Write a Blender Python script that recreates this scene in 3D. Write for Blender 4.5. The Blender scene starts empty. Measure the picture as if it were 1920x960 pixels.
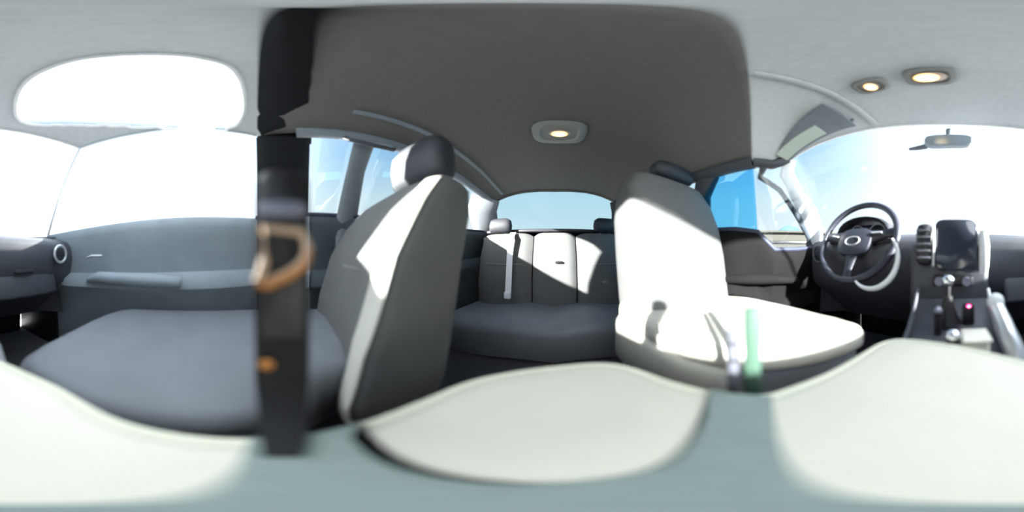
import bpy, math, random
from mathutils import Vector, Matrix
random.seed(4)
C = bpy.context.scene.collection
S = bpy.context.scene
PI = math.pi
CZ = 0.62                      # height of the viewpoint above the cabin floor

# ------------------------------------------------------------------ camera
cam = bpy.data.cameras.new('camera'); camo = bpy.data.objects.new('camera', cam); C.objects.link(camo)
camo.location = (0, 0, CZ); camo.rotation_euler = (PI/2, 0, PI)
cam.type = 'PANO'
try:
    cam.panorama_type = 'EQUIRECTANGULAR'
except Exception:
    cam.cycles.panorama_type = 'EQUIRECTANGULAR'
cam.clip_start = 0.01
cam.dof.use_dof = True; cam.dof.focus_distance = 6.0; cam.dof.aperture_fstop = 0.75
cam.lens = 7.0
S.camera = camo
S.view_settings.view_transform = 'Standard'; S.view_settings.look = 'None'
S.view_settings.exposure = 0.0; S.view_settings.gamma = 1.0
S.view_settings.use_curve_mapping = False
S.cycles.max_bounces = 12; S.cycles.diffuse_bounces = 6; S.cycles.transparent_max_bounces = 16
S.cycles.use_denoising = True
S.cycles.sample_clamp_indirect = 6.0

# ------------------------------------------------------------------ sky and sun
SUN_AZ, SUN_EL = math.radians(61.5), math.radians(20)
sd = Vector((math.sin(SUN_AZ)*math.cos(SUN_EL), math.cos(SUN_AZ)*math.cos(SUN_EL), math.sin(SUN_EL)))
w = bpy.data.worlds.new('sky'); S.world = w; w.use_nodes = True
nt = w.node_tree; nt.nodes.clear()
out = nt.nodes.new('ShaderNodeOutputWorld'); bg = nt.nodes.new('ShaderNodeBackground')
tc = nt.nodes.new('ShaderNodeTexCoord')
sep = nt.nodes.new('ShaderNodeSeparateXYZ'); nt.links.new(tc.outputs['Generated'], sep.inputs[0])
ramp = nt.nodes.new('ShaderNodeValToRGB'); nt.links.new(sep.outputs['Z'], ramp.inputs[0])
e = ramp.color_ramp.elements
e[0].position = 0.0; e[0].color = (0.95, 1.0, 1.0, 1)
e[1].position = 0.9; e[1].color = (0.16, 0.42, 0.86, 1)
m1 = e.new(0.34); m1.color = (0.72, 0.93, 1.0, 1)
m2 = e.new(0.60); m2.color = (0.36, 0.66, 0.95, 1)
vd = nt.nodes.new('ShaderNodeVectorMath'); vd.operation = 'DOT_PRODUCT'
nt.links.new(tc.outputs['Generated'], vd.inputs[0]); vd.inputs[1].default_value = (math.sin(.5)*math.cos(.5), math.cos(.5)*math.cos(.5), math.sin(.5))
mx = nt.nodes.new('ShaderNodeMath'); mx.operation = 'MAXIMUM'; nt.links.new(vd.outputs['Value'], mx.inputs[0]); mx.inputs[1].default_value = 0.0
pw = nt.nodes.new('ShaderNodeMath'); pw.operation = 'POWER'; nt.links.new(mx.outputs[0], pw.inputs[0]); pw.inputs[1].default_value = 2.4
ml = nt.nodes.new('ShaderNodeMath'); ml.operation = 'MULTIPLY'; nt.links.new(pw.outputs[0], ml.inputs[0]); ml.inputs[1].default_value = 4.2
glow = nt.nodes.new('ShaderNodeMix'); glow.data_type = 'RGBA'; glow.blend_type = 'ADD'
glow.inputs['Factor'].default_value = 1.0
comb = nt.nodes.new('ShaderNodeCombineColor')
ym = nt.nodes.new('ShaderNodeMath'); ym.operation = 'MULTIPLY_ADD'; ym.use_clamp = True
nt.links.new(sep.outputs['Y'], ym.inputs[0]); ym.inputs[1].default_value = 1.1; ym.inputs[2].default_value = 0.25
ya = nt.nodes.new('ShaderNodeMath'); ya.operation = 'MULTIPLY_ADD'
nt.links.new(ym.outputs[0], ya.inputs[0]); ya.inputs[1].default_value = 0.45; nt.links.new(ml.outputs[0], ya.inputs[2])
for i in range(3): nt.links.new(ya.outputs[0], comb.inputs[i])
nt.links.new(ramp.outputs['Color'], glow.inputs['A']); nt.links.new(comb.outputs[0], glow.inputs['B'])
nt.links.new(glow.outputs['Result'], bg.inputs['Color']); bg.inputs['Strength'].default_value = 0.95
nt.links.new(bg.outputs[0], out.inputs[0])
sl = bpy.data.lights.new('sun', 'SUN'); sl.energy = 48.0; sl.angle = math.radians(1.2); sl.color = (1, 0.97, 0.9)
so = bpy.data.objects.new('sun', sl); C.objects.link(so)
so.rotation_euler = (-sd).to_track_quat('-Z', 'Y').to_euler(); so.location = sd*20

# ------------------------------------------------------------------ frames: the cabin bends at the viewpoint
fa, ra = math.radians(25), math.radians(-15)
def F(l, t, z): return Vector((l*math.cos(fa)-t*math.sin(fa), l*math.sin(fa)+t*math.cos(fa), z+CZ))
def R(l, t, z): return Vector((l*math.cos(ra)-t*math.sin(ra), l*math.sin(ra)+t*math.cos(ra), z+CZ))
def W(x, y, z): return Vector((x, y, z+CZ))

# ------------------------------------------------------------------ materials
def mat(name, col, rough=0.6, metal=0.0, noise=0.0, nscale=40.0, bump=0.0, bscale=200.0, emit=None, spec=0.5, coat=0.0, trans=0.0):
    m = bpy.data.materials.new(name); m.use_nodes = True
    n = m.node_tree; b = n.nodes['Principled BSDF']
    b.inputs['Base Color'].default_value = (*col, 1); b.inputs['Roughness'].default_value = rough
    b.inputs['Metallic'].default_value = metal; b.inputs['Specular IOR Level'].default_value = spec
    b.inputs['Coat Weight'].default_value = coat
    t = n.nodes.new('ShaderNodeTexCoord')
    if noise:
        nz = n.nodes.new('ShaderNodeTexNoise'); nz.inputs['Scale'].default_value = nscale; nz.inputs['Detail'].default_value = 4
        n.links.new(t.outputs['Object'], nz.inputs['Vector'])
        r = n.nodes.new('ShaderNodeValToRGB'); n.links.new(nz.outputs['Fac'], r.inputs[0])
        r.color_ramp.elements[0].position = .3; r.color_ramp.elements[1].position = .7
        r.color_ramp.elements[0].color = (*[c*(1-noise) for c in col], 1)
        r.color_ramp.elements[1].color = (*[min(1, c*(1+noise)) for c in col], 1)
        n.links.new(r.outputs[0], b.inputs['Base Color'])
    if bump:
        nz = n.nodes.new('ShaderNodeTexVoronoi'); nz.inputs['Scale'].default_value = bscale
        n.links.new(t.outputs['Object'], nz.inputs['Vector'])
        bp = n.nodes.new('ShaderNodeBump'); bp.inputs['Strength'].default_value = bump; bp.inputs['Distance'].default_value = .002
        n.links.new(nz.outputs['Distance'], bp.inputs['Height']); n.links.new(bp.outputs[0], b.inputs['Normal'])
    if emit:
        b.inputs['Emission Color'].default_value = (*emit[:3], 1); b.inputs['Emission Strength'].default_value = emit[3]
    return m
def glass(name, tint, refl=0.05):
    m = bpy.data.materials.new(name); m.use_nodes = True; n = m.node_tree; n.nodes.clear()
    o = n.nodes.new('ShaderNodeOutputMaterial'); a = n.nodes.new('ShaderNodeBsdfTransparent'); g = n.nodes.new('ShaderNodeBsdfGlossy')
    a.inputs[0].default_value = (*tint, 1); g.inputs['Roughness'].default_value = .02
    x = n.nodes.new('ShaderNodeMixShader'); x.inputs[0].default_value = refl
    n.links.new(a.outputs[0], x.inputs[1]); n.links.new(g.outputs[0], x.inputs[2]); n.links.new(x.outputs[0], o.inputs[0])
    return m
LEA = mat('pale_leather', (.115, .115, .112), .7, spec=.2, noise=.05, nscale=14, bump=.25, bscale=350)
LID = mat('armrest_leather', (.76, .71, .60), .5, noise=.07, nscale=7, bump=.2, bscale=300)
LEA_SUN = mat('sunlit_leather', (.50, .48, .42), .6, noise=.05, nscale=12, bump=.2, bscale=350)  # seat leather with sunlight put into a cream colour
PIPE = mat('leather_piping', (.90, .87, .70), .45)
SEAM = mat('seam_thread', (.25, .25, .24), .7)
HDR = mat('headrest_leather', (.018, .021, .028), .6, noise=.06, nscale=12, bump=.2, bscale=350)
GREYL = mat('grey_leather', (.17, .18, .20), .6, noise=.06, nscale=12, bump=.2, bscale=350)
HEAD_LIT = mat('headliner_lit', (.48, .495, .50), .95, noise=.05, nscale=60)  # front half of the headliner, its brighter light put into the colour
HEAD_SHADE = mat('headliner_shade', (.105, .099, .092), .95, noise=.05, nscale=60)  # same headliner behind the viewpoint, darkness put into the colour
PILL = mat('pillar_trim', (.16, .18, .20), .8, noise=.05)
PILLD = mat('pillar_dark', (.05, .055, .065), .7)
LENS_EDGE = mat('lens_edge_black', (.012, .013, .014), .9, spec=.1)
PILLW = mat('pillar_pale', (.75, .74, .74), .5)
DASH = mat('dash_plastic', (.075, .078, .095), .55, noise=.08, nscale=25, bump=.3, bscale=400)
DASH2 = mat('dash_dark', (.022, .021, .026), .45)
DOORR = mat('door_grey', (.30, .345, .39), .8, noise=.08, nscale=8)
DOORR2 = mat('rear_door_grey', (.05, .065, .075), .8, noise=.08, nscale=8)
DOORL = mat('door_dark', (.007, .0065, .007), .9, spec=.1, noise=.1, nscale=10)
CARP = mat('carpet', (.07, .07, .075), 1.0, noise=.3, nscale=150)
BLACK = mat('edge_band_black', (.012, .012, .012), .9, bump=.4, bscale=500)
BLKP = mat('black_plastic', (.015, .015, .017), .35)
WHEEL = mat('wheel_leather', (.03, .032, .045), .4, noise=.1, bump=.2, bscale=400)
SILV = mat('satin_silver', (.78, .78, .80), .3, metal=.6)
GLARE = bpy.data.materials.new('white_glare'); GLARE.use_nodes = True  # translucent white that stands for glare overhead
_n = GLARE.node_tree; _n.nodes.clear(); _o = _n.nodes.new('ShaderNodeOutputMaterial'); _t = _n.nodes.new('ShaderNodeBsdfTranslucent'); _t.inputs[0].default_value = (.9, .93, .96, 1)
_n.links.new(_t.outputs[0], _o.inputs[0])
PALE = mat('pale_satin', (.86, .86, .88), .35)
CHROME = mat('chrome', (.95, .96, 1.0), .12, metal=1.0)
CREAM = mat('cream_plastic', (.82, .78, .68), .5)
SCREEN = mat('screen_glass', (.03, .035, .05), .12, coat=.3)
GREEN = mat('pale_green_plastic', (.03, .065, .045), .6)
ORANGE = mat('orange_flare', (.45, .17, .03), .4)
PEACH = mat('peach_flare', (.55, .38, .26), .45)
LILAC = mat('grey_lilac_flare', (.20, .20, .26), .4)
BANDM = mat('grey_green_shade', (.25, .30, .28), .9, noise=.12, nscale=300)
GREENG = mat('grey_green_trim', (.42, .47, .42), .7)
LAMP = mat('warm_bulb', (1, .8, .5), .4, emit=(1.0, .50, .14, 3.2))
LAMPW = mat('warm_bulb_core', (1, .9, .7), .4, emit=(1.0, .85, .50, 7.0))
LENSM = mat('lamp_lens', (.50, .40, .34), .3)
LED = mat('magenta_led', (1, .05, .3), .4, emit=(1.0, .02, .25, 4.0))
LEDW = mat('led_cross', (1, .8, .9), .4, emit=(1.0, .7, .9, 6.0))
BEZ = mat('lamp_bezel', (.20, .205, .20), .6)
PAINT = mat('car_paint', (.72, .73, .75), .25, coat=.6)
GND = mat('concrete', (.55, .55, .54), .9, noise=.12, nscale=2)
HILL = mat('far_hill', (.03, .075, .09), 1.0, noise=.2, nscale=.3)
BLDG = mat('far_building', (.035, .034, .028), .9)
BLDGD = mat('far_window_band', (.003, .004, .006), .4)
MARK = mat('sticker_grey', (.50, .56, .55), .8)
GL = glass('window_glass', (.95, .98, 1.0)); GLR = glass('rear_glass', (.86, .96, 1.0)); GLB = glass('blue_glass', (.42, .80, 1.0))
RUB = mat('window_rubber', (.02, .025, .05), .6)
ROD = mat('headrest_rod', (.6, .6, .62), .25, metal=1)

# ------------------------------------------------------------------ mesh builders (vertices given in place)
class MB:
    def __init__(s): s.v = []; s.f = []
    def add(s, vs, fs):
        o = len(s.v); s.v += [Vector(p) for p in vs]; s.f += [[i+o for i in f] for f in fs]; return s
    def loft(s, rings, cap=True, closed=True):
        n = len(rings[0]); vs = [p for r in rings for p in r]; fs = []
        for k in range(len(rings)-1):
            for i in range(n if closed else n-1):
                j = (i+1) % n
                fs.append([k*n+i, k*n+j, (k+1)*n+j, (k+1)*n+i])
        if cap and closed:
            fs.append(list(range(n))[::-1]); fs.append([(len(rings)-1)*n+i for i in range(n)])
        return s.add(vs, fs)
    def tube(s, pts, r, n=10, closed=False, flat=1.0):
        pts = [Vector(p) for p in pts]; N = len(pts); rings = []; up = None
        for k, p in enumerate(pts):
            a = pts[(k-1) % N] if (closed or k) else p; b = pts[(k+1) % N] if (closed or k < N-1) else p
            d = (b-a).normalized()
            if up is None:
                up = Vector((0, 0, 1)) if abs(d.z) < .9 else Vector((1, 0, 0))
            x = d.cross(up).normalized(); y = x.cross(d).normalized(); up = y
            rr = r[k] if isinstance(r, (list, tuple)) else r
            rings.append([p+x*math.cos(2*PI*i/n)*rr+y*math.sin(2*PI*i/n)*rr*flat for i in range(n)])
        if closed: rings.append(rings[0])
        return s.loft(rings, cap=not closed)
    def box(s, fr, c, d, ch=.006, rx=0, rz=0):
        """chamfered box in frame fr, centre c, size d"""
        x, y, z = [k/2 for k in d]; ch = min(ch, x*.9, y*.9, z*.9)
        m = Matrix.Rotation(rz, 3, 'Z') @ Matrix.Rotation(rx, 3, 'X')
        rings = []
        for zz, i in ((-z, ch), (-z+ch*.3, ch*.3), (-z+ch, 0), (z-ch, 0), (z-ch*.3, ch*.3), (z, ch)):
            ring = []
            for cx, cy, a0 in ((x-ch, y-ch, 0), (-x+ch, y-ch, 90), (-x+ch, -y+ch, 180), (x-ch, -y+ch, 270)):
                for a in (0, 45, 90):
                    q = math.radians(a0+a); rr = ch-i
                    p = m @ Vector((cx+rr*math.cos(q), cy+rr*math.sin(q), zz))
                    ring.append(fr(c[0]+p.x, c[1]+p.y, c[2]+p.z))
            rings.append(ring)
        return s.loft(rings)
    def ball(s, fr, c, r, n=16, m=10):
        rr = r if isinstance(r, tuple) else (r, r, r)
        rings = []
        for k in range(m+1):
            ph = PI*(k/m*.98+.01)
            rings.append([fr(c[0]+rr[0]*math.sin(ph)*math.cos(2*PI*i/n), c[1]+rr[1]*math.sin(ph)*math.sin(2*PI*i/n), c[2]-rr[2]*math.cos(ph)) for i in range(n)])
        return s.loft(rings)
    def pad(s, outline, z0, z1, r, rings=5, crown=0.0, zf=None):
        """soft slab over a plan outline (world xy), rounded at the top edge"""
        n = len(outline); cx = sum(p[0] for p in outline)/n; cy = sum(p[1] for p in outline)/n
        def ins(d):
            o = []
            for i in range(n):
                a = Vector(outline[i-1]); b = Vector(outline[(i+1) % n]); t = (b-a).normalized()
                nn = Vector((-t.y, t.x)); o.append((outline[i][0]+nn.x*d, outline[i][1]+nn.y*d))
            return o
        L = []
        L.append([(x, y, z0) for x, y in ins(r*.4)])
        L.append([(x, y, z0+r*.4) for x, y in outline])
        for k in range(rings+1):
            a = k/rings*PI/2
            L.append([(x, y, z1-r+r*math.sin(a)) for x, y in ins(r*(1-math.cos(a)))])
        top = L[-1]
        for k in (.85, .65, .4, .15):
            L.append([(cx+(x-cx)*k, cy+(y-cy)*k, z1+crown*(1-k*k)) for x, y, _ in top])
        R_ = []
        for ring in L:
            R_.append([W(x, y, z+(zf(x, y) if zf and z > z0+r*.5 else 0)) for x, y, z in ring])
        return s.loft(R_)
def smooth(pts, it=3):
    for _ in range(it):
        q = []
        for i in range(len(pts)):
            a, b = pts[i], pts[(i+1) % len(pts)]
            q.append((a[0]*.75+b[0]*.25, a[1]*.75+b[1]*.25)); q.append((a[0]*.25+b[0]*.75, a[1]*.25+b[1]*.75))
        pts = q
    return pts
def ccw(pts):
    A = sum(pts[i-1][0]*pts[i][1]-pts[i][0]*pts[i-1][1] for i in range(len(pts)))
    return pts if A > 0 else pts[::-1]
def obj(name, mb, m, parent=None, sm=True, solid=0.0, off=1.0):
    me = bpy.data.meshes.new(name)
    vs = mb.v
    if parent is not None:
        M = chain(parent).inverted(); vs = [M @ v for v in vs]
    me.from_pydata([tuple(v) for v in vs], [], mb.f); me.update()
    import bmesh
    b = bmesh.new(); b.from_mesh(me)
    if not solid: bmesh.ops.recalc_face_normals(b, faces=b.faces)
    b.to_mesh(me); b.free()
    if sm:
        for p in me.polygons: p.use_smooth = True
    o = bpy.data.objects.new(name, me); C.objects.link(o); me.materials.append(m)
    if parent is not None: o.parent = parent
    if sm:
        try: me.set_sharp_from_angle(angle=math.radians(50))
        except Exception: pass
    if solid:
        md = o.modifiers.new('thickness', 'SOLIDIFY'); md.thickness = solid; md.offset = off
    return o
def chain(o):
    m = o.matrix_basis.copy()
    while o.parent: o = o.parent; m = o.matrix_basis @ m
    return m
def thing(name, label, cat, base, rz=0, group=None):
    o = bpy.data.objects.new(name, None); C.objects.link(o); o.empty_display_size = .05
    o.location = base; o.rotation_euler = (0, 0, rz); o['label'] = label; o['category'] = cat
    if group: o['group'] = group
    return o
def tag(o, label, cat, group=None):
    o['label'] = label; o['category'] = cat
    if group: o['group'] = group
    return o
def struct(name, mb, m, parent=None, **k):
    o = obj(name, mb, m, parent, **k)
    if parent is None: o['kind'] = 'structure'
    return o
def lerp(a, b, u): return a+(b-a)*u
def poly_at(pts, u):
    u = max(0, min(len(pts)-1.0001, u)); k = int(u); return lerp(pts[k], pts[k+1], u-k)

# ================================================================== LARGE STRUCTURE
# outside ground, hill, far building
g = MB(); g.add([(-60, -60, -.35), (60, -60, -.35), (60, 60, -.35), (-60, 60, -.35)], [[0, 1, 2, 3]])
g.add([(-60, -60, -.45), (60, -60, -.45), (60, 60, -.45), (-60, 60, -.45)], [[3, 2, 1, 0]])
struct('ground', g, GND, sm=False)
hl = MB(); rings = []
for k in range(13):
    a = math.radians(-91+k*(17/12)); hh = .4+11.0*math.sin(PI*k/12)**.6
    d = Vector((math.sin(a), math.cos(a), 0))
    rings.append([d*52+Vector((0, 0, -.3)), d*54+Vector((0, 0, hh*.8)), d*57+Vector((0, 0, hh)), d*62+Vector((0, 0, hh*.7)), d*64+Vector((0, 0, -.3))])
hl.loft(rings); tag(obj('hill', hl, HILL), 'blue-green rounded hill far beyond the driver side window', 'hill')
bt = thing('low_building', 'long pale low building with dark window bands beyond the driver side window', 'building', (-15, 2.4, -.35), math.radians(80))
b_ = MB(); b_.box(lambda l, t, z: Vector((t-15, l+2.4, z)), (0, 0, 1.1), (13, 3, 2.9), .1); obj('wall', b_, BLDG, bt)
for zz, hh, a0, a1 in ((.2, .28, -6, 6), (1.0, .3, -5.5, -1), (1.0, .3, .5, 5.5), (1.75, .26, -6, 6)):
    b_ = MB(); b_.box(lambda l, t, z: Vector((t-15, l+2.4, z)), ((a0+a1)/2, 1.53, zz), (a1-a0, .08, hh), .02); obj('window', b_, BLDGD, bt)
b_ = MB(); b_.box(lambda l, t, z: Vector((t-15, l+2.4, z)), (0, .1, 2.62), (13.4, 3.6, .16), .05); obj('roof', b_, BLDG, bt)

# roof stations: (left edge, centre, right edge), rear to front
ST = [(R(-.55, -1.38, .50), R(0, -1.42, .60), R(.55, -1.38, .50)),
      (R(-.60, -.95, .45), R(0, -.95, .65), R(.56, -.95, .52)),
      (R(-.62, -.45, .42), R(0, -.45, .66), R(.57, -.45, .55)),
      (W(-.65, -.06, .42), W(0, 0, .66), W(.62, 0, .56)),
      (F(-.60, .30, .42), F(0, .30, .65), F(.58, .20, .56)),
      (F(-.58, .38, .47), F(0, .58, .605), F(.56, .42, .54))]
def station(u):
    # smooth along the car
    u = max(0, min(5, u)); k = min(4, int(u)); f = u-k
    o = []
    for j in range(3):
        p0 = ST[max(0, k-1)][j]; p1 = ST[k][j]; p2 = ST[k+1][j]; p3 = ST[min(5, k+2)][j]
        if k == 3 or k == 2: o.append(lerp(p1, p2, f)); continue
        o.append(lerp(p1, p2, f))
    return o
def roof_pt(u, v):
    L, M_, Rt = station(u); E = Rt if v > 0 else L; a = abs(v)
    p = lerp(M_, E, a); p = Vector(p); p.z = M_.z+(E.z-M_.z)*a**3.2
    if u > 4.0:                                   # the header bows forward in the middle
        k = (u-4)
        Cn = (L+Rt)/2; bow = M_-Cn; bow.z = 0
        base = lerp(L, Rt, (v+1)/2); zz = p.z
        q = base+bow*(1-a**2.0); q.z = zz
        p = lerp(p, q, k)
    return p
# opening for the added roof panel that stands for glare (plan outline, world xy)
def at(px, py, z):
    az = px/960*PI; el = (480-py)/960*PI*1.0
    r = z/math.tan(el); return (r*math.sin(az), r*math.cos(az))
sr = ccw(smooth([at(px, py, .64) for px, py in ((30, 228), (28, 170), (120, 118), (250, 104), (370, 108), (452, 135), (462, 228), (340, 224), (240, 224), (140, 224))], 3))
def inside(x, y, P):
    c = False
    for i in range(len(P)):
        a, b = P[i-1], P[i]
        if (a[1] > y) != (b[1] > y) and x < (b[0]-a[0])*(y-a[1])/(b[1]-a[1])+a[0]: c = not c
    return c
def near_roof_z(x, y):
    best = None
    for uu in range(0, 41):
        for vv in range(-20, 21):
            p = roof_pt(3+uu/20, vv/20); d = (p.x-x)**2+(p.y-y)**2
            if best is None or d < best[0]: best = (d, p.z)
    return best[1]
def roof_grid(u0, u1, nu, nv, keep):
    mb = MB(); idx = {}
    for i in range(nu+1):
        for j in range(nv+1):
            mb.v.append(roof_pt(u0+(u1-u0)*i/nu, -1+2*j/nv))
    for i in range(nu):
        for j in range(nv):
            q = [i*(nv+1)+j, i*(nv+1)+j+1, (i+1)*(nv+1)+j+1, (i+1)*(nv+1)+j]
            c = sum((mb.v[k] for k in q), Vector())/4
            if keep(c): mb.f.append(q)
    return mb
struct('ceiling', roof_grid(0, 2.97, 48, 40, lambda c: True), HEAD_SHADE, solid=.03, off=1)
struct('ceiling_front', roof_grid(2.97, 5, 110, 110, lambda c: not inside(c.x, c.y, sr)), HEAD_LIT, solid=.03, off=1)
gp = roof_grid(3, 5, 60, 70, lambda c: inside(c.x, c.y, sr) or any((c.x-p[0])**2+(c.y-p[1])**2 < .0004 for p in sr[::2]))
gp.v = [v+Vector((0, 0, .02)) for v in gp.v]
used = sorted({i for f in gp.f for i in f}); mp = {k: i for i, k in enumerate(used)}
gp.v = [gp.v[k] for k in used]; gp.f = [[mp[k] for k in f] for f in gp.f]
struct('roof_glare_pane', gp, GL, solid=.004)  # added pane, the roof has no known glass; stands for glare
gb_ = MB(); gb_.v = [v-Vector((0, 0, .012)) for v in gp.v]; gb_.f = [list(f) for f in gp.f]
tag(obj('roof_glare_panel', gb_, GLARE), 'added white translucent panel in the roof standing for glare', 'glare panel')
def inroof(x, y):
    E = [roof_pt(3+i/6, 1) for i in range(13)]; return min((p.x-x)**2+(p.y-y)**2 for p in E) > .0004 and inside(x, y, [(p.x, p.y) for p in E]+[(-.3, .5), (-.6, 0)])
srz = [W(x, y, near_roof_z(x, y)-CZ-.002) for x, y in sr if inroof(x, y)]
k0 = max(range(len(srz)), key=lambda k: (srz[k]-srz[k-1]).length); srz = srz[k0:]+srz[:k0]
tr = MB(); tr.tube(srz, .007, 8, flat=.7); struct('trim_glare_opening', tr, PILLW)

# side walls: belt line points, floor points
BR = [F(.70, .78, .135), F(.71, .40, .155), F(.70, .05, .17), W(.765, 0, .18), R(.70, -.05, .18), R(.71, -.5, .185), R(.70, -1.1, .21), R(.62, -1.72, .26)]
BL = [F(-.70, .63, .05), F(-.71, .50, .035), W(-.765, .03, .03), W(-.765, -.05, .115), R(-.70, -.35, .13), R(-.71, -.7, .15), R(-.70, -1.2, .19), R(-.62, -1.72, .26)]
def wall(name, B, m, sgn, zb=-CZ):
    mb = MB(); rings = []
    n = 56
    for k in range(n+1):
        p = poly_at(B, k/n*(len(B)-1)); d = Vector((p.x, p.y, 0)).normalized()
        H = p.z
        prof = [(0.0, 0.0), (-.012, -.012), (-.018, -.05), (0.0, -.12), (.012, -.24), (-.03, -.27), (-.035, -.31), (.01, -.35), (.02, -.55), (.03, -H/1.0)]
        nrm = Vector((p.y, -p.x, 0))
        tang = (poly_at(B, min(len(B)-1.001, k/n*(len(B)-1)+.3))-poly_at(B, max(0, k/n*(len(B)-1)-.3))); tang.z = 0
        o = Vector((tang.y, -tang.x, 0)).normalized()*(-sgn)
        if o.dot(d) < 0: o = -o
        ring = [Vector((p.x+o.x*q, p.y+o.y*q, max(0, H+z))) for q, z in prof]
        ring += [Vector((p.x+o.x*.09, p.y+o.y*.09, -.12)), Vector((p.x+o.x*.12, p.y+o.y*.12, H*.5)), Vector((p.x+o.x*.06, p.y+o.y*.06, H))]
        rings.append(ring)
    mb.loft(rings); return struct(name, mb, m)
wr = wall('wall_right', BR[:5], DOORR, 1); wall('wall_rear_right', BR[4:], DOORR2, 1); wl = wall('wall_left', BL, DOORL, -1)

# floor
fl = MB(); pts = [F(-.80, .66, -CZ), F(-.80, 1.15, -CZ), F(.80, 1.15, -CZ), F(.80, .8, -CZ)]+[Vector((p.x*1.03, p.y*1.03, 0)) for p in BR[1:]]+[Vector((p.x*1.03, p.y*1.03, 0)) for p in BL[::-1][:-1]]
pts = [Vector((p.x, p.y, 0)) for p in pts]
n = len(pts); fl.add(pts+[p-Vector((0, 0, .12)) for p in pts], [list(range(n)), [n+i for i in range(n)][::-1]]+[[i, i+n, (i+1) % n+n, (i+1) % n] for i in range(n)])
struct('floor', fl, CARP, sm=False)
# firewall under the cowl and rear bulkhead
fwm = MB(); fwm.box(F, (0, 1.10, -.26), (1.36, .05, .72), .01); struct('wall_front', fwm, DASH2)
rbm = MB(); rbm.box(R, (0, -1.72, -.18), (1.22, .05, .86), .01); struct('wall_rear', rbm, DASH2)
sf = MB(); sf.box(F, (-.74, .88, -.27), (.05, .56, .72), .01); struct('wall_front_left', sf, DOORL)
sf = MB(); sf.box(F, (.74, .92, -.27), (.05, .42, .72), .01); struct('wall_front_right', sf, DASH2)
# rear parcel shelf
ps = MB(); ps.box(R, (0, -1.55, .215), (1.20, .40, .03), .01); struct('trim_parcel_shelf', ps, DASH2)

# windows (thin glass between belt and roof edge)
def pane(name, low, high, m, th=.004, n=16, bow=0.0, out_=None):
    mb = MB()
    for i in range(n+1):
        a = poly_at(low, i/n*(len(low)-1)); b = poly_at(high, i/n*(len(high)-1))
        for j in range(n+1):
            p = lerp(a, b, j/n)
            if bow: p = p+(out_ or Vector())*bow*(1-(2*i/n-1)**2)
            mb.v.append(p)
    for i in range(n):
        for j in range(n): mb.f.append([i*(n+1)+j, (i+1)*(n+1)+j, (i+1)*(n+1)+j+1, i*(n+1)+j+1])
    return struct(name, mb, m, solid=th)
COWL = [F(-.70, .66, .13), F(-.55, .88, .13), F(-.3, 1.0, .13), F(0, 1.04, .13), F(.3, 1.0, .13), F(.55, .92, .13), F(.70, .80, .13)]
HEADER = [roof_pt(5, -1+2*i/12) for i in range(13)]
pane('window_1', COWL, HEADER, GL, n=24)
pane('window_2', BR[0:4], [roof_pt(5, .98), roof_pt(4.5, .98), roof_pt(4, .98), roof_pt(3.2, .99), roof_pt(3, .99)], GL)
pane('window_3', [R(.70, -.06, .18), R(.70, -.16, .18)], [roof_pt(2.6, .99), roof_pt(2.42, .99)], GL)
pane('window_4', [R(.70, -.27, .18), BR[5], BR[6]], [roof_pt(2.2, .99), roof_pt(1.5, .99), roof_pt(.9, .99)], GL)
pane('window_5', BL[0:4], [roof_pt(5, -.99), roof_pt(4, -.99), roof_pt(3, -.99)], GL)
pane('window_6', BL[3:5]+[R(-.70, -.5, .14)], [roof_pt(3, -.99), roof_pt(2.5, -.99), roof_pt(1.9, -.99)], GLB)
pane('window_7', [BL[5], BL[6]], [roof_pt(1.5, -.99), roof_pt(.6, -.99)], GLB)
pane('window_8', [R(-.62, -1.74, .26), R(0, -1.82, .27), R(.62, -1.74, .26)], [roof_pt(0, -1+2*i/8) for i in range(9)], GLR, n=20)

# pillars and rails
def pillar(name, pts, r, m, flat=.45):
    mb = MB(); mb.tube(pts, r, 14, flat=flat); return struct(name, mb, m)
pillar('trim_1', [F(-.72, .64, .02), F(-.70, .62, .13), F(-.66, .50, .26), F(-.62, .38, .40), roof_pt(4.9, -1)], [.05, .048, .04, .034, .03], PALE, .6)  # driver A-pillar, widened; sunlit white put into its pale colour
pillar('trim_0', [F(-.715, .60, -.02), F(-.715, .59, .10), F(-.675, .47, .215), F(-.645, .36, .315), F(-.635, .26, .36), roof_pt(3.6, -1)], [.03, .016, .013, .013, .014, .02], PILLD, .8)
pillar('trim_2', [F(.72, .80, .02), F(.70, .78, .13), F(.64, .62, .34), roof_pt(5, 1)], [.02, .012, .009, .01], PILLW, .8)
pillar('trim_3', [R(.72, -.215, -.3), R(.71, -.215, .16), R(.65, -.24, .40), roof_pt(2.32, 1)], [.06, .055, .045, .05], PILL, .35)
pillar('trim_shade_pillar', [W(.775, -.125, -.3), W(.742, -.125, .16), W(.672, -.115, .40), W(.61, -.105, .55)], [.125, .122, .112, .105], LENS_EDGE, .22)  # added second pillar: shades the passenger seat face, stands for dark lens edge
pillar('trim_4', [R(-.72, -.56, -.3), R(-.71, -.56, .14), R(-.66, -.52, .32), roof_pt(2.0, -1)], [.06, .055, .05, .06], PILLD, .35)
pillar('trim_5', [R(.66, -1.72, .1), R(.65, -1.45, .25), R(.60, -1.25, .40), roof_pt(.35, 1)], [.10, .13, .13, .12], PILL, .3)
pillar('trim_6', [R(-.66, -1.72, .1), R(-.65, -1.45, .25), R(-.60, -1.3, .40), roof_pt(.3, -1)], [.10, .12, .12, .12], PILLD, .3)
gs = MB(); rings = []
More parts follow.
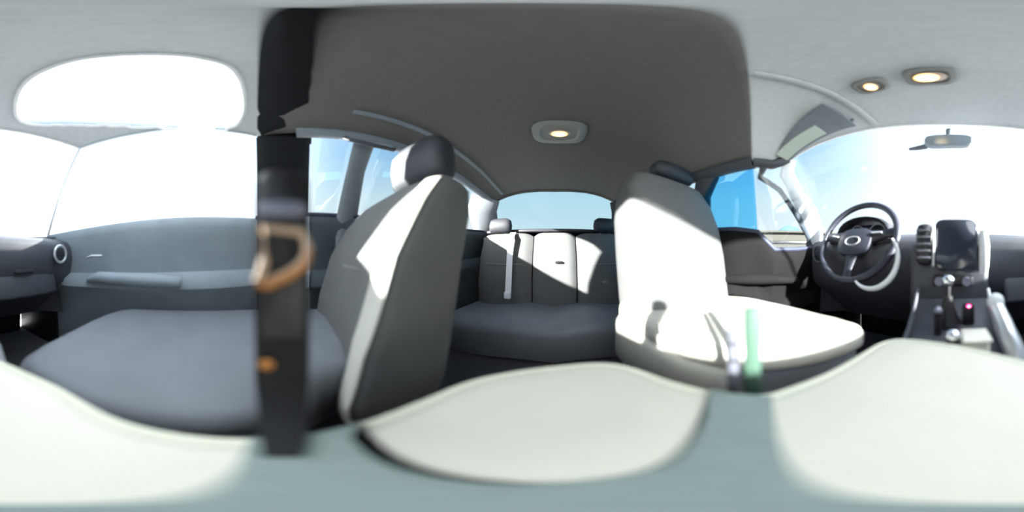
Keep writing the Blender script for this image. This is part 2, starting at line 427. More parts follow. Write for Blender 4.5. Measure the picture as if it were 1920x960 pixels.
for k in range(15):
    x = .03+.61*k/14; rings.append([Vector((x, y, near_roof_z(x, y)+dz)) for y, dz in ((-.004, -.002), (-.010-.02*x, -.010), (-.17*x, -.014), (-.335*x, -.010), (-.345*x-.006, -.002), (-.17*x, .006))])
gs.loft(rings); struct('trim_lens_edge', gs, LENS_EDGE)  # added black roof wedge, continues the dark lens edge overhead
pillar('trim_7', [roof_pt(u/4, 1.0) for u in range(0, 12)], .028, PILL, .8)                      # right roof rail, rear
pillar('trim_8', [roof_pt(3+u/4, 1.0) for u in range(0, 9)], .007, PILLW, .8)                    # right roof rail, front
pillar('trim_9', [roof_pt(u/4, -1.0) for u in range(0, 13)], .035, PILLD, .8)                    # left roof rail, rear
pillar('trim_10', [roof_pt(3+u/4, -1.0) for u in range(0, 8)], .03, PILLD, .7)
pillar('trim_11', [roof_pt(5, -1+2*i/16) for i in range(17)], .006, PILLW, .8)                    # windscreen header
pillar('trim_12', [roof_pt(0, -1+2*i/16) for i in range(17)], .014, HEAD_SHADE, .8)
pillar('trim_13', [R(-.62, -1.73, .255), R(0, -1.80, .262), R(.62, -1.73, .255)], .016, RUB, .8)
pillar('trim_14', BR[3:8], .012, RUB, 1); pillar('trim_15', BL[0:8], .012, RUB, 1)
# raised moulding on the rear headliner beside the passenger rail, and by the driver visor
mo = MB(); mo.tube([roof_pt(u/6, .80)-Vector((0, 0, .004)) for u in range(1, 16)], .014, 10, flat=.4); struct('trim_16', mo, PILL)
mo = MB(); mo.tube([roof_pt(3.0+u/9, -.47+.02*u/18)-Vector((0, 0, .006)) for u in range(0, 18)], [.012]*18, 10, flat=.5); struct('trim_17', mo, HEAD_LIT)
# outer body below the windows and bonnet
bn = MB(); rings = []
for l in (-.85, -.6, -.3, 0, .3, .6, .85):
    zc = .08-.06*abs(l)**2
    rings.append([F(l, 1.24, zc-.03), F(l, 1.5, zc-.05), F(l, 2.0, zc-.12), F(l, 2.2, zc-.25), F(l, 2.2, -.6), F(l, 1.24, -.6)])
bn.loft(rings); tag(obj('bonnet', bn, PAINT), 'pale painted bonnet in front of the windscreen', 'car bonnet')

# ================================================================== ARMREST / CONSOLE
h = .15
lid_o = [(0, 1.38), (.20, 1.15), (.34, .94), (.40, .72), (.42, .53), (.47, .25), (.49, 0), (.5, -.29), (.47, -.65), (.30, -1.03), (0, -1.20), (-.3, -1.24), (-.65, -1.18), (-.85, -.98), (-.88, -.5), (-.87, -.03), (-.98, .15), (-1.08, .39), (-1.25, .8), (-1.36, 1.14), (-1.25, 1.38), (-.8, 1.55), (-.4, 1.52)]
lid_o = ccw(smooth([(x*h, y*h) for x, y in lid_o], 2))
con = thing('center_console', 'pale leather armrest console between the two front seats', 'console', (-.05, .02, 0))
lid = MB(); lid.pad(lid_o, -.195, -.15, .016, crown=.001); lido = obj('armrest_lid', lid, LID, con)
def offs(P, d):
    n = len(P); o = []
    for i in range(n):
        t = (Vector(P[(i+1) % n])-Vector(P[i-1])).normalized(); o.append((P[i][0]-t.y*d, P[i][1]+t.x*d))
    return o
pp = MB(); pp.tube([W(x, y, -.157) for x, y in offs(lid_o, .002)], .0045, 8, closed=True); obj('piping', pp, PIPE, lido)
st = MB()
stp = offs(lid_o, .013)
for k in range(0, len(stp), 1):
    a = Vector(stp[k]); b = Vector(stp[(k+1) % len(stp)]); d = b-a; m_ = int(max(1, d.length/.006))
    for q in range(m_):
        p0 = a+d*(q/m_); p1 = a+d*((q+.6)/m_); st.tube([W(p0.x, p0.y, -.1496), W(p1.x, p1.y, -.1496)], .0005, 4)
obj('stitching', st, GREENG, lido)
cb = MB(); inner = offs(lid_o, .012); cb.pad(inner, -CZ, -.196, .004); obj('console_body', cb, DASH2, con)
# added grey-green band: lens seam and camera shade on the lid, behind the viewpoint
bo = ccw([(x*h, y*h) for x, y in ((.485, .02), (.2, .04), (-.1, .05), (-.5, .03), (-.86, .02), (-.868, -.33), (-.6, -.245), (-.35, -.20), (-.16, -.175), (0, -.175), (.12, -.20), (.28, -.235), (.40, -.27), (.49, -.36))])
bd = MB(); bd.pad(bo, -.1495, -.1478, .0006, rings=2); tag(obj('seam_shade_band', bd, BANDM), 'added grey-green strip standing for lens seam and camera shade across the armrest lid', 'shade band')

# forward console tray and centre stack
cn = MB(); rings = []
for t, wd, z in ((.22, .10, -.235), (.30, .10, -.205), (.40, .105, -.175), (.485, .11, -.13)):
    rings.append([F(-wd, t, -CZ), F(-wd, t, z-.012), F(-wd+.012, t, z), F(wd-.012, t, z), F(wd, t, z-.012), F(wd, t, -CZ)])
cn.loft(rings); obj('tray', cn, DASH, con)
for s in (-1, 1):
    r_ = MB(); r_.tube([F(s*.098, .24, -.215), F(s*.10, .36, -.18), F(s*.105, .44, -.14), F(s*.105, .478, -.10)], .006, 10); obj('trim_strip', r_, SILV if s > 0 else DASH, con)
sh = thing('gear_shifter', 'dark gear shifter with a bright chrome ball knob on the console', 'gear shifter', F(-.012, .40, -.172), fa)
q = MB(); q.loft([[F(-.012+r*math.cos(a*PI/8), .40+r*math.sin(a*PI/8), z) for a in range(16)] for r, z in ((.032, -.172), (.026, -.155), (.017, -.13), (.01, -.10))]); obj('boot', q, BLKP, sh)
q = MB(); q.tube([F(-.012, .40, -.12), F(-.012, .41, -.075)], .006, 10); obj('stem', q, BLKP, sh)
q = MB(); q.ball(F, (-.012, .412, -.063), .0165, 20, 14); obj('knob', q, CHROME, sh)
for (l, t, z, rr, m, lab) in ((.0, .272, -.148, .013, CHROME, 'small chrome round button low on the console behind the shifter'), (-.033, .36, -.13, .010, LILAC, 'dull grey small knob left of the shifter boot')):
    k = thing('console_button', lab, 'button', F(l, t, z-.03), fa)
    q = MB(); q.ball(F, (l, t, z+.004), (rr, rr, rr*.9), 16, 10); obj('cap', q, m, k)
    q = MB(); q.tube([F(l, t, z-.08), F(l, t, z)], rr*.9, 14); obj('collar', q, BLKP, k)
# hand lever with a pale round end
lv = thing('parking_lever', 'pale satin lever with a round end button right of the shifter', 'lever', F(.098, .245, -.22), fa)
q = MB(); q.tube([F(.112, .25, -.25), F(.110, .275, -.19), F(.103, .32, -.145), F(.098, .36, -.118)], [.022, .020, .018, .018], 16); obj('grip', q, SILV, lv)
q = MB(); q.ball(F, (.097, .362, -.108), (.021, .018, .021), 18, 12); obj('end_button', q, PALE, lv)
# cream cup and led
cu = thing('cup_insert', 'cream plastic insert on the console beside the chrome button', 'cup insert', F(.028, .275, -.21), fa)
q = MB(); q.box(F, (.040, .285, -.183), (.045, .05, .055), .01); obj('body', q, CREAM, cu)
q = MB(); q.box(F, (.040, .285, -.153), (.050, .056, .006), .003); obj('rim', q, CREAM, cu)
ld = thing('indicator_light', 'glowing magenta indicator dot with a tiny cross on the dark console', 'indicator light', F(.042, .385, -.165), fa)
q = MB(); q.box(F, (.038, .40, -.150), (.03, .02, .06), .006); obj('housing', q, BLKP, ld)
q = MB(); q.ball(F, (.038, .389, -.124), (.0058, .003, .0048), 14, 8); obj('lens', q, LED, ld)
q = MB(); q.box(F, (.038, .3855, -.124), (.006, .001, .001), .0003); q.box(F, (.038, .3855, -.124), (.001, .001, .006), .0003); obj('cross', q, LEDW, ld)

# ================================================================== DASHBOARD
da = thing('dashboard', 'dark blue-grey dashboard below the bright windscreen', 'dashboard', F(0, .8, -CZ), fa)
q = MB(); rings = []
for l in [x/10*.72 for x in range(-10, 11)]:
    tf = .60+.08*min(0, -abs(l)+.55) if abs(l) > .55 else .60
    cow = 1.06-.40*abs(l/.72)**3
    cow = max(cow, tf+.08)
    prof = [(tf+.02, .075), (tf+.10, .098), (min(tf+.3, cow-.02), .11), (cow, .12), (cow+.02, .0), (cow, -.35), (tf+.22, -.36), (tf+.12, -.22), (tf+.03, -.14), (tf, -.02), (tf+.003, .05)]
    rings.append([F(l, t, z) for t, z in prof])
q.loft(rings); obj('body', q, DASH, da)
# binnacle hood behind the wheel
q = MB(); rings = []
for k in range(13):
    a = PI*k/12; rings.append([F(-.385+math.cos(a)*.135*s, .60+dt, .06+math.sin(a)**.6*.115*s) for dt, s in ((0, 1), (.03, 1.04), (.16, 1.0), (.17, .93), (.02, .90))])
q.loft(rings); obj('binnacle_hood', q, DASH2, da)
q = MB(); q.box(F, (-.385, .675, .10), (.22, .02, .10), .01); gc = obj('gauge_cluster', q, SCREEN, da)
for s in (-1, 1):
    q = MB(); q.tube([F(-.385+s*.055+.042*math.cos(a*PI/12), .662, .105+.042*math.sin(a*PI/12)) for a in range(24)], .003, 6, closed=True); obj('dial_ring', q, SILV, gc)
# centre stack: left vent tower, screen, pale column
q = MB(); q.box(F, (-.012, .555, -.075), (.25, .12, .23), .02); obj('stack_body', q, DASH, da)
q = MB(); q.box(F, (-.085, .50, .035), (.055, .06, .13), .02); v = obj('vent', q, DASH2, da)
for k in range(5):
    q = MB(); q.box(F, (-.085, .468, -.005+k*.02), (.04, .008, .004), .001, rx=.4); obj('slat', q, DASH, v)
q = MB(); q.tube([F(-.058, .478, -.03), F(-.056, .474, .05), F(-.058, .478, .088)], .0035, 8); obj('vent_trim', q, SILV, da)
q = MB(); rings = []
for dt, g_ in ((-.0, .93), (.006, 1.0), (.03, 1.0)):
    ring = []
    for k in range(40):
        a = 2*PI*k/40; cc, ss = math.cos(a), math.sin(a)
        ring.append(F(.010+math.copysign(abs(cc)**.35, cc)*.066*g_, .478+dt+.02*(ss+1)*.3, .035+math.copysign(abs(ss)**.35, ss)*.080*g_))
    rings.append(ring)
q.loft(rings); scr = obj('screen', q, SCREEN, da)
q = MB(); q.tube([F(.094, .50, -.055), F(.094, .49, -.03), F(.095, .488, .03), F(.094, .50, .078)], [.012, .0155, .0165, .013], 16); obj('pale_column', q, PALE, da)
q = MB(); q.box(F, (0, .49, -.075), (.12, .02, .035), .006); obj('control_panel', q, BLKP, da)
for l in (-.04, .04):
    q = MB(); q.tube([F(l, .485, -.075), F(l, .467, -.075)], .013, 18); obj('knob', q, LILAC, da)
# glove box, passenger vent, driver vent
q = MB(); q.box(F, (.40, .625, -.12), (.40, .03, .15), .02, rx=-.25); gb = obj('glove_box', q, DASH, da)
q = MB(); q.box(F, (.40, .604, -.07), (.10, .014, .018), .005); obj('handle', q, DASH2, gb)
for l in (.60, -.62):
    q = MB(); q.tube([F(l+.042*math.cos(a*PI/12), .575, .01+.042*math.sin(a*PI/12)) for a in range(24)], .007, 8, closed=True); v = obj('round_vent', q, SILV if l > 0 else DASH, da)
    for k in range(4):
        q = MB(); q.box(F, (l, .58, -.016+k*.017), (.07, .01, .004), .001); obj('slat', q, DASH2, v)

# steering wheel
SWc = (-.39, .575, .073); tilt = math.radians(24)
def SWf(x, y, z):          # wheel frame: x across, y in-plane up, z towards the driver
    return F(SWc[0]+x, SWc[1]+y*math.sin(tilt)-z*math.cos(tilt), SWc[2]+y*math.cos(tilt)+z*math.sin(tilt))
sw = thing('steering_wheel', 'black three-spoke steering wheel behind the driver seat cushion', 'steering wheel', F(-.39, .60, 0), fa)
q = MB(); q.tube([SWf(.185*math.cos(a*PI/36), .185*math.sin(a*PI/36), 0) for a in range(72)], .0145, 14, closed=True); obj('rim', q, WHEEL, sw)
q = MB(); rings = []
for zz, s in ((-.035, .8), (-.005, 1.0), (.012, .93), (.02, .6)):
    rings.append([SWf(math.copysign(abs(math.cos(a))**.6, math.cos(a))*.085*s, -.012+math.copysign(abs(math.sin(a))**.7, math.sin(a))*.062*s*(1.12 if math.sin(a) < 0 else 1), zz) for a in [2*PI*k/32 for k in range(32)]])
q.loft(rings); hb = obj('hub', q, WHEEL, sw)
for a0 in (8, 172, 270):
    a = math.radians(a0); d = (math.cos(a), math.sin(a)); pr = (-d[1], d[0]); rings = []
    for r_, wv in ((.06, .034), (.10, .024), (.14, .018), (.183, .022)):
        rings.append([SWf(d[0]*r_+pr[0]*wv*x, d[1]*r_+pr[1]*wv*x, zz) for x, zz in ((-1, -.012), (1, -.012), (1.0, .0), (.7, .006), (-.7, .006), (-1, 0))])
    q = MB(); q.loft(rings); sp = obj('spoke', q, WHEEL, sw)
    if a0 != 270:
        q = MB(); q.tube([SWf(d[0]*.085+pr[0]*.004, d[1]*.085+pr[1]*.004, .012), SWf(d[0]*.125, d[1]*.125, .009)], .009, 10, flat=.5); obj('switch_pad', q, SILV, sp)
q = MB(); q.tube([SWf(-.035*math.cos(a*PI/10), -.02+.02*math.sin(a*PI/10), .021) for a in range(20)], .0025, 6, closed=True); obj('emblem', q, SILV, hb)
cl = thing('steering_column', 'dark steering column shroud with caught light built as a pale arc at lower right', 'steering column', F(-.39, .62, -.1), fa)
q = MB(); rings = []
for t, z, r_ in ((.595, .045, .045), (.62, .02, .062), (.66, -.0, .07), (.70, -.01, .07)):
    rings.append([F(-.39+r_*math.cos(a*PI/10), t, z+r_*.8*math.sin(a*PI/10)) for a in range(20)])
q.loft(rings); obj('shroud', q, DASH2, cl)
q = MB(); q.tube([F(-.268+.092*math.cos(math.radians(a)), .50+.03*math.sin(math.radians(a)), -.012+.098*math.sin(math.radians(a))) for a in range(-128, 52, 6)], [.004+.006*math.sin(PI*k/29) for k in range(30)], 10); obj('glint_arc', q, PALE, cl)  # light caught on the column, built as a pale arc
for s in (-1, 1):
    q = MB(); q.tube([F(-.39+s*.05, .60, .045), F(-.39+s*.12, .598, .06), F(-.39+s*.165, .60, .065)], [.006, .007, .009], 10); obj('stalk', q, BLKP, cl)

# rear-view mirror
mi = thing('rear_view_mirror', 'grey rear-view mirror hanging below the windscreen header', 'mirror', F(-.03, .57, .50), fa)
q = MB(); rings = []
for dt, s in ((0, .96), (.008, 1.0), (.03, .92), (.04, .6)):
    rings.append([F(-.015+.082*s*math.copysign(abs(math.cos(a))**.45, math.cos(a)), .535+dt, .465+.032*s*math.copysign(abs(math.sin(a))**.45, math.sin(a))) for a in [2*PI*k/36 for k in range(36)]])
q.loft(rings); obj('housing', q, mat('mirror_housing', (.34, .38, .42), .5), mi)
q = MB(); rings = [[F(-.015+.075*math.copysign(abs(math.cos(a))**.45, math.cos(a)), .5345-dt, .465+.027*math.copysign(abs(math.sin(a))**.45, math.sin(a))) for a in [2*PI*k/36 for k in range(36)]] for dt in (0, .001)]
q.loft(rings); obj('mirror_glass', q, mat('mirror_face', (.36, .42, .48), .2, metal=.5), mi)
q = MB(); q.tube([F(-.015, .57, .47), F(-.015, .60, .52), F(-.012, .60, .585)], [.012, .010, .016], 12); obj('stem', q, PILL, mi)
q = MB(); q.tube([F(-.09, .56, .452), F(-.125, .562, .448), F(-.155, .56, .446)], [.015, .012, .007], 12, flat=.8); obj('sensor_arm', q, PILL, mi)

# faint grey row of marks on the windscreen
sk = MB()
wa, wb = F(-.44, .735, .33), F(-.25, .80, .355)
for k in range(14):
    p = lerp(wa, wb, k/13); d = (wb-wa).normalized(); up = Vector((0, 0, 1))
    hgt = random.uniform(.010, .017)
    for sgn in (0, 1):
        a = p+d*(.004*sgn); sk.tube([a-up*hgt*.5, a+up*hgt*.5+d*.002*random.uniform(-1, 1)], .0013, 5)
    sk.tube([p+up*hgt*.4*random.choice((-1, 0, 1)), p+up*hgt*.4*random.choice((-1, 0, 1))+d*.005], .0012, 5)
tag(obj('windscreen_marks', sk, MARK), 'faint slanted row of small grey marks on the windscreen glass above the wheel', 'windscreen sticker')

# sun visor, grab handles, lamps
def roofz(l, t): 
    return near_roof_z(F(l, t, 0).x, F(l, t, 0).y)-CZ
vs = thing('sun_visor', 'dark folded-up sun visor above the driver door corner', 'sun visor', F(-.46, .36, .50), fa)
q = MB(); rings = []
for k in range(9):
    u = k/8; l = -.31-.25*u
    t0, t1 = .30, .46-.09*u
    z = .585-.115*u**1.6
    rings.append([F(l, t0, z), F(l, t0+.01, z+.008), F(l, (t0+t1)/2, z+.007), F(l, t1-.01, z-.012), F(l, t1, z-.02), F(l, t1-.01, z-.026), F(l, (t0+t1)/2, z-.009), F(l, t0+.01, z-.008)])
q.loft(rings); obj('panel', q, PILL, vs)
q = MB(); rings = []
for k in range(9):
    u = k/8; l = -.40-.16*u; z = .585-.115*((-.31-l)/.25)**1.6-.012
    t1 = .46-.09*((-.31-l)/.25)
    rings.append([F(l, t1-.075, z+.003), F(l, t1-.02, z-.014), F(l, t1-.022, z-.02), F(l, t1-.075, z-.004)])
q.loft(rings); obj('mirror_cover', q, GREENG, vs)
q = MB(); q.tube([F(-.31, .44, .60), F(-.32, .44, .575), F(-.34, .435, .57)], .006, 8); obj('hinge_clip', q, PILL, vs)
gh = thing('grab_handle', 'dark grab handle on the rail above the passenger side windows', 'grab handle', R(.57, -.3, .53), ra)
q = MB(); q.tube([R(.575, -.16, .535), R(.55, -.18, .50), R(.545, -.27, .49), R(.55, -.36, .50), R(.575, -.38, .53)], .010, 12); obj('grip', q, PILLD, gh)
for t in (-.165, -.375):
    q = MB(); q.box(R, (.575, t, .54), (.03, .03, .03), .006); obj('end_cap', q, PILL, gh)

def lamp(name, label, fr, rz, l, t, z, a, b, bez, tail, group=None):
    th = thing(name, label, 'lamp', fr(l, t, z), rz, group)
    q = MB(); q.loft([[fr(l+bez*s*math.copysign(abs(math.cos(x))**.6, math.cos(x)), t+bez*.8*s*math.copysign(abs(math.sin(x))**.6, math.sin(x)), z+dz) for x in [2*PI*k/32 for k in range(32)]] for dz, s in ((.014, 1), (-.004, 1), (-.009, .9), (-.009, .72), (-.002, .68))]); obj('bezel', q, BEZ, th)
    q = MB(); q.ball(fr, (l, t, z-.006), (a*1.35, b*1.2, .005)); obj('lens', q, LENSM, th)
    q = MB(); q.ball(fr, (l-tail, t, z-.011), (a, b, .005)); bu = obj('bulb', q, LAMP, th)
    q = MB(); q.ball(fr, (l-tail-a*.15, t-b*.1, z-.0145), (a*.5, b*.5, .004)); obj('filament_glow', q, LAMPW, bu)
lamp('dome_light', 'rounded dome lamp glowing warm orange on the rear headliner', R, ra, -.02, -.69, .652, .034, .022, .115, 0)
lamp('map_light', 'small map lamp glowing warm white, nearer the driver side', F, fa, -.178, .322, .632, .014, .018, .042, 0)
lamp('map_light', 'larger map lamp glowing orange with a dull lens, nearer the mirror', F, fa, -.045, .322, .642, .026, .020, .055, .008)

# ================================================================== SEATS
def superring(fr, cl, ct, z, w_, d_, bol=0.0, lean=0.0, n=44, e=.55, rotz=0):
    ring = []
    for k in range(n):
        a = 2*PI*k/n; c, s = math.cos(a), math.sin(a)
        x = w_/2*math.copysign(abs(c)**e, c); y = d_/2*math.copysign(abs(s)**e, s)
        if s > 0: y += bol*(abs(x)/(w_/2))**4-bol*.35
        ring.append(fr(cl+x, ct+y, z))
    return ring
def backrest(fr, cl, secs):
    q = MB(); rings = []
    # secs: (t, z, width, depth, bolster)
    for i in range(len(secs)-1):
        a, b = secs[i], secs[i+1]
        for k in range(4):
            u = k/4; s = [x+(y-x)*u for x, y in zip(a, b)]; rings.append(superring(fr, cl, s[0], s[1], s[2], s[3], s[4]))
    s = secs[-1]; rings.append(superring(fr, cl, s[0], s[1], s[2], s[3], s[4]))
    s2 = s; rings.append(superring(fr, cl, s2[0], s2[1]+.012, s2[2]*.9, s2[3]*.7, 0)); rings.append(superring(fr, cl, s2[0], s2[1]+.018, s2[2]*.6, s2[3]*.35, 0))
    q.loft(rings); return q
# --- passenger seat (image left of the rear view)
ps_ = thing('passenger_seat', 'passenger seat, front shaded and inner bolster sunlit, right of the armrest', 'car seat', Vector((.36, -.02, 0)))
po = ccw(smooth([(.01, .335), (.43, .53), (.56, .35), (.655, .08), (.66, -.1), (.56, -.46), (.35, -.47), (.24, -.40), (.235, -.20), (.235, -.10), (.16, -.03), (.125, .02), (.105, .08), (.06, .20)], 2))
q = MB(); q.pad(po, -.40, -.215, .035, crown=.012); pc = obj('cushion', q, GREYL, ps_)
q = MB(); q.pad(offs(po, .02), -.52, -.40, .01); obj('seat_base', q, DASH2, ps_)
for y_ in (.10, .26):
    pass
secs = [(-.16, -.36, .42, .22, .05), (-.17, -.28, .44, .24, .075), (-.19, -.15, .45, .24, .08), (-.225, 0, .46, .22, .07), (-.27, .10, .45, .20, .05), (-.31, .17, .41, .17, .025), (-.335, .20, .36, .13, .01)]
q = backrest(R, .405, secs); bk = obj('backrest', q, LEA, ps_)
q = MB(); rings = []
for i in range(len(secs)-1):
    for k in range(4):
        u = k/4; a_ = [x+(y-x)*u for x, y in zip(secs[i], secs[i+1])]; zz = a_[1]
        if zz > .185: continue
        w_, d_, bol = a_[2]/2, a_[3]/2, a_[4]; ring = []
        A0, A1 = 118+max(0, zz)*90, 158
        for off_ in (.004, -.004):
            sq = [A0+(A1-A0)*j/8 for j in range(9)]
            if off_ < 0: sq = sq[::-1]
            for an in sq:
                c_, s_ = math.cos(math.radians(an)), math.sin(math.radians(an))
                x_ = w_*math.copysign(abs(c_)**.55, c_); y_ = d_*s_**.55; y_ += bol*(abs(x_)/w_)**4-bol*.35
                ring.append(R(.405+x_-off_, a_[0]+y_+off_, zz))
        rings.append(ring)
q.loft(rings); obj('lit_bolster_panel', q, LEA_SUN, bk)['label'] = 'inner bolster panel with sunlight painted in as cream'  # stands for the sunlit stripe where no sun reaches
sm_ = MB(); sm_.tube([R(.34+.0*k, -.115-.016*k+.02, -.02) for k in range(1)]+[R(.30+.03*k, -.148, -.035) for k in range(1, 9)], .0022, 6); obj('seam', sm_, SEAM, bk)
def hring(fr, cl, ct, z, w_, d_, n=32): return superring(fr, cl, ct, z, w_, d_, 0, n=n, e=.6)
q = MB(); q.loft([hring(R, .40, t, z, w_, d_) for t, z, w_, d_ in ((-.375, .225, .17, .03), (-.375, .235, .22, .08), (-.37, .27, .25, .11), (-.365, .33, .255, .115), (-.365, .385, .245, .11), (-.37, .42, .21, .085), (-.375, .432, .14, .04))]); hr = obj('headrest', q, HDR, ps_)
for s in (-1, 1):
    q = MB(); q.tube([R(.40+s*.05, -.375, .26), R(.40+s*.05, -.365, .17)], .006, 8); obj('rod', q, ROD, hr)
# --- driver seat
ds = thing('driver_seat', 'driver seat with strongly sunlit backrest and pale cushion, left of the armrest', 'car seat', Vector((-.5, -.15, 0)))
do = ccw(smooth([(-.275, .20), (-.36, .165), (-.55, .09), (-.70, -.02), (-.75, -.15), (-.72, -.36), (-.55, -.46), (-.33, -.46), (-.275, -.30), (-.225, -.10), (-.235, .02), (-.25, .12)], 2))
q = MB(); q.pad(do, -.205, -.15, .025, crown=-.01, zf=lambda x, y: -.035*max(0, min(1, (-.35-x)/.3))); obj('cushion', q, LEA_SUN, ds)  # cushion out of the sun, made cream to look lit
db = ccw(smooth([(-.31, -.05), (-.222, -.05), (-.22, -.12), (-.25, -.25), (-.30, -.45), (-.5, -.45), (-.5, -.1)], 2))
q = MB(); q.pad(db, -.34, -.19, .03); obj('side_bolster', q, LEA_SUN, ds)  # lit inner side of the seat, painted by its cream colour
q = MB(); q.pad(offs(do, .015), -.47, -.207, .01); vl = obj('side_valance', q, GREYL, ds)
q = MB(); q.tube([W(-.232, -.07, -.285), W(-.245, .03, -.29), W(-.262, .09, -.292)], [.009, .009, .004], 10, flat=.7); obj('adjuster_bar', q, PALE, vl)
secs = [(-.50, -.42, .38, .20, .03), (-.46, -.30, .42, .24, .05), (-.47, -.18, .45, .25, .06), (-.49, 0, .47, .22, .06), (-.51, .13, .47, .21, .045), (-.53, .24, .44, .18, .03), (-.545, .32, .36, .14, .01)]
q = backrest(R, -.445, secs); bk = obj('backrest', q, LEA, ds)
q = MB(); q.loft([hring(R, -.47, t, z, w_, d_) for t, z, w_, d_ in ((-.535, .345, .15, .03), (-.535, .352, .20, .08), (-.53, .37, .22, .10), (-.53, .40, .22, .10), (-.535, .425, .19, .08), (-.54, .44, .12, .04))]); hr = obj('headrest', q, HDR, ds)
for s in (-1, 1):
    q = MB(); q.tube([R(-.47+s*.05, -.535, .36), R(-.47+s*.05, -.54, .30)], .006, 8); obj('rod', q, ROD, hr)
q = MB(); q.box(R, (-.262, -.452, .145), (.016, .006, .008), .002); obj('tag', q, BLKP, bk)

# buckle stalks beside the lid on the driver side
bs = thing('buckle_stalk', 'pale green upright strip between the driver seat and the armrest', 'buckle stalk', W(-.165, -.012, -.30))
q = MB(); q.box(W, (-.168, -.016, -.155), (.008, .018, .20), .003); obj('stalk', q, GREEN, bs)
q = MB(); q.box(W, (-.168, -.036, -.155), (.010, .012, .185), .003); s_ = obj('ribbed_sleeve', q, DASH, bs)
for k in range(6):
    q = MB(); q.box(W, (-.1625, -.036, -.225+k*.025), (.003, .013, .004), .001); obj('rib', q, DASH2, s_)

# ================================================================== REAR BENCH
rb = thing('rear_bench_seat', 'pale rear bench seat with a diagonal sun patch below the rear window', 'bench seat', R(0, -1.2, -CZ), ra)
q = MB(); rings = []
for l in [x/10*.61 for x in range(-10, 11)]:
    k = .015*math.sin(abs(l)*9)
    rings.append([R(l, t, z+k) for t, z in ((-.78, -.60), (-.74, -.42), (-.745, -.385), (-.785, -.355), (-1.0, -.36), (-1.35, -.38), (-1.35, -.60))])
q.loft(rings); obj('cushion', q, GREYL, rb)
for (a, b, d) in ((.17, .60, .0), (-.16, .16, .012), (-.60, -.17, .0)):
    q = MB(); rings = []
    for k in range(13):
        u = k/12; l = a+(b-a)*u; ed = .03*(abs(2*u-1))**6
        rings.append([R(l, t, z) for t, z in ((-1.17-ed+d, -.40), (-1.16-ed+d, -.2), (-1.20-ed+d, 0), (-1.26-ed+d, .15-ed), (-1.29, .185-ed), (-1.34, .19-ed), (-1.38, .14), (-1.36, -.40))])
    q.loft(rings); sec_ = obj('backrest_section', q, LEA, rb)
    if b-a > .4:
        q = MB(); q.tube([R(a+.07, -1.187+d, -.06), R((a+b)/2, -1.182+d, -.065), R(b-.07, -1.187+d, -.06)], .0025, 6); obj('seam', q, SEAM, sec_)
q = MB(); q.box(R, (-.03, -1.168, -.045), (.055, .012, .016), .004, rz=.0); obj('pull_strap', q, BLKP, rb)
for l in (.455, -.42):
    q = MB(); q.loft([hring(R, l, t, z, w_, d_) for t, z, w_, d_ in ((-1.32, .195, .14, .04), (-1.32, .21, .19, .08), (-1.32, .26, .20, .09), (-1.325, .305, .18, .08), (-1.33, .325, .12, .04))]); hr = obj('headrest', q, HDR, rb)
    for s in (-1, 1):
        q = MB(); q.tube([R(l+s*.04, -1.325, .22), R(l+s*.04, -1.325, .17)], .006, 8); obj('rod', q, ROD, hr)
# rear shoulder belt
be = thing('rear_seat_belt', 'pale shoulder belt hanging down the rear seat backrest', 'seat belt', R(.34, -1.15, -.3), ra)
def ribbon(pts, wdir, w_, th=.0025):
    q = MB(); rings = []
    for k, p in enumerate(pts):
        a = pts[max(0, k-1)]; b = pts[min(len(pts)-1, k+1)]; d = (b-a).normalized(); n_ = d.cross(wdir).normalized()
        ww = w_[k] if isinstance(w_, (list, tuple)) else w_
        rings.append([p+wdir*ww/2-n_*th/2, p+wdir*ww/2+n_*th/2, p-wdir*ww/2+n_*th/2, p-wdir*ww/2-n_*th/2])
    q.loft(rings); return q
wd = (R(1, 0, 0)-R(0, 0, 0)).normalized()
q = ribbon([R(.33, -1.27, .19), R(.33, -1.21, .15), R(.33, -1.165, .0), R(.33, -1.135, -.18), R(.33, -1.12, -.28)], wd, .045); obj('webbing', q, PALE, be)
q = MB(); q.box(R, (.33, -1.11, -.285), (.05, .03, .05), .008); obj('buckle', q, PALE, be)
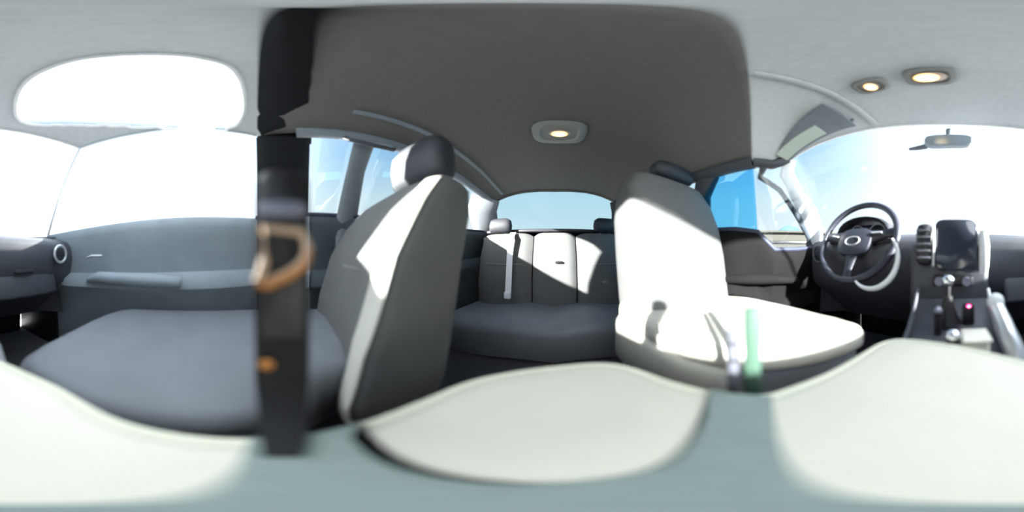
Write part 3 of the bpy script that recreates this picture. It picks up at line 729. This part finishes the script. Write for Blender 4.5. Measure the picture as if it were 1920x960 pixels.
# middle console between the front seats seen from the back: rear air vent box
# ================================================================== ADDED DARK BAND by the armrest, standing for lens edge and flare
hs = thing('lens_edge_band', 'added black upright band with orange and peach loop, standing for dark lens edge and flare', 'lens edge band', W(.12, -.02, -.15))
az = math.radians(99.2); dr = Vector((math.sin(az), math.cos(az), 0)); wdv = Vector((dr.y, -dr.x, 0))
def SP(r_, z): return dr*r_+Vector((0, 0, z+CZ))
q = ribbon([SP(.120, .060), SP(.120, .0), SP(.119, -.05), SP(.112, -.115), SP(.095, -.138), SP(.075, -.1445), SP(.052, -.1455)], wdv, [.038, .040, .040, .036, .028, .022, .014], .003); obj('webbing', q, BLACK, hs)  # added upright band, stands for the dark lens edge
def SPP(x, y, z): return SP(.110, 0)+wdv*x-dr*y+Vector((0, 0, z))   # x across, y towards the viewpoint
q = MB(); q.loft([[SPP(x*s, y, z0+zz*s) for x, zz in [(math.copysign(abs(math.cos(a))**.6, math.cos(a))*.017, math.sin(a)*.006) for a in [2*PI*k/20 for k in range(20)]]] for y, s in ((-.004, .9), (.002, 1), (.004, .8)) for z0 in (.032,)]); obj('flare_cap', q, LILAC, hs)
q = MB(); q.tube([SPP(x, .003, z) for x, z in ((-.012, .018), (.012, .016), (.017, .006), (.014, -.004), (.004, -.012), (-.010, -.018), (-.016, -.016), (-.012, -.005))], .0032, 8, closed=True); lp = obj('flare_loop', q, PEACH, hs)  # lens flare built as a peach loop
q = MB(); q.tube([SPP(x, .0055, z) for x, z in ((.018, .004), (.015, -.006), (.005, -.013), (-.010, -.0195), (-.017, -.019))], [.0015, .0025, .003, .003, .0015], 8); obj('edge', q, ORANGE, hs)
q = MB(); q.ball(lambda a, b, c: SPP(a, b, c), (-.010, .003, -.085), (.0055, .003, .006)); obj('flare_dot', q, ORANGE, hs)
q = MB(); q.loft([[SP(.124+dy, z)+wdv*x*.0202*sc for x, dy in ((-1, -.004), (-.7, -.008), (.7, -.008), (1, -.004), (1, .006), (.7, .01), (-.7, .01), (-1, .006))] for z, sc in ((-.13, .8), (-.12, 1), (.04, 1), (.062, .92), (.068, .6))]); obj('body', q, BLKP, hs)

# door furniture
q = MB(); q.tube([F(.675, .45, -.12), F(.655, .38, -.10), F(.65, .15, -.10), F(.66, .02, -.11)], [.02, .035, .038, .03], 14, flat=.8); obj('armrest', q, DOORR, wr)
q = MB(); q.tube([F(.675, .46, -.01), F(.665, .43, .0), F(.665, .37, .0)], .007, 8); obj('release_handle', q, SILV, wr)
q = MB(); q.tube([F(-.66, .46, -.12), W(-.71, .0, -.10), R(-.66, -.25, -.10), R(-.67, -.38, -.11)], [.02, .03, .03, .025], 14, flat=.8); obj('armrest', q, DOORL, wl)
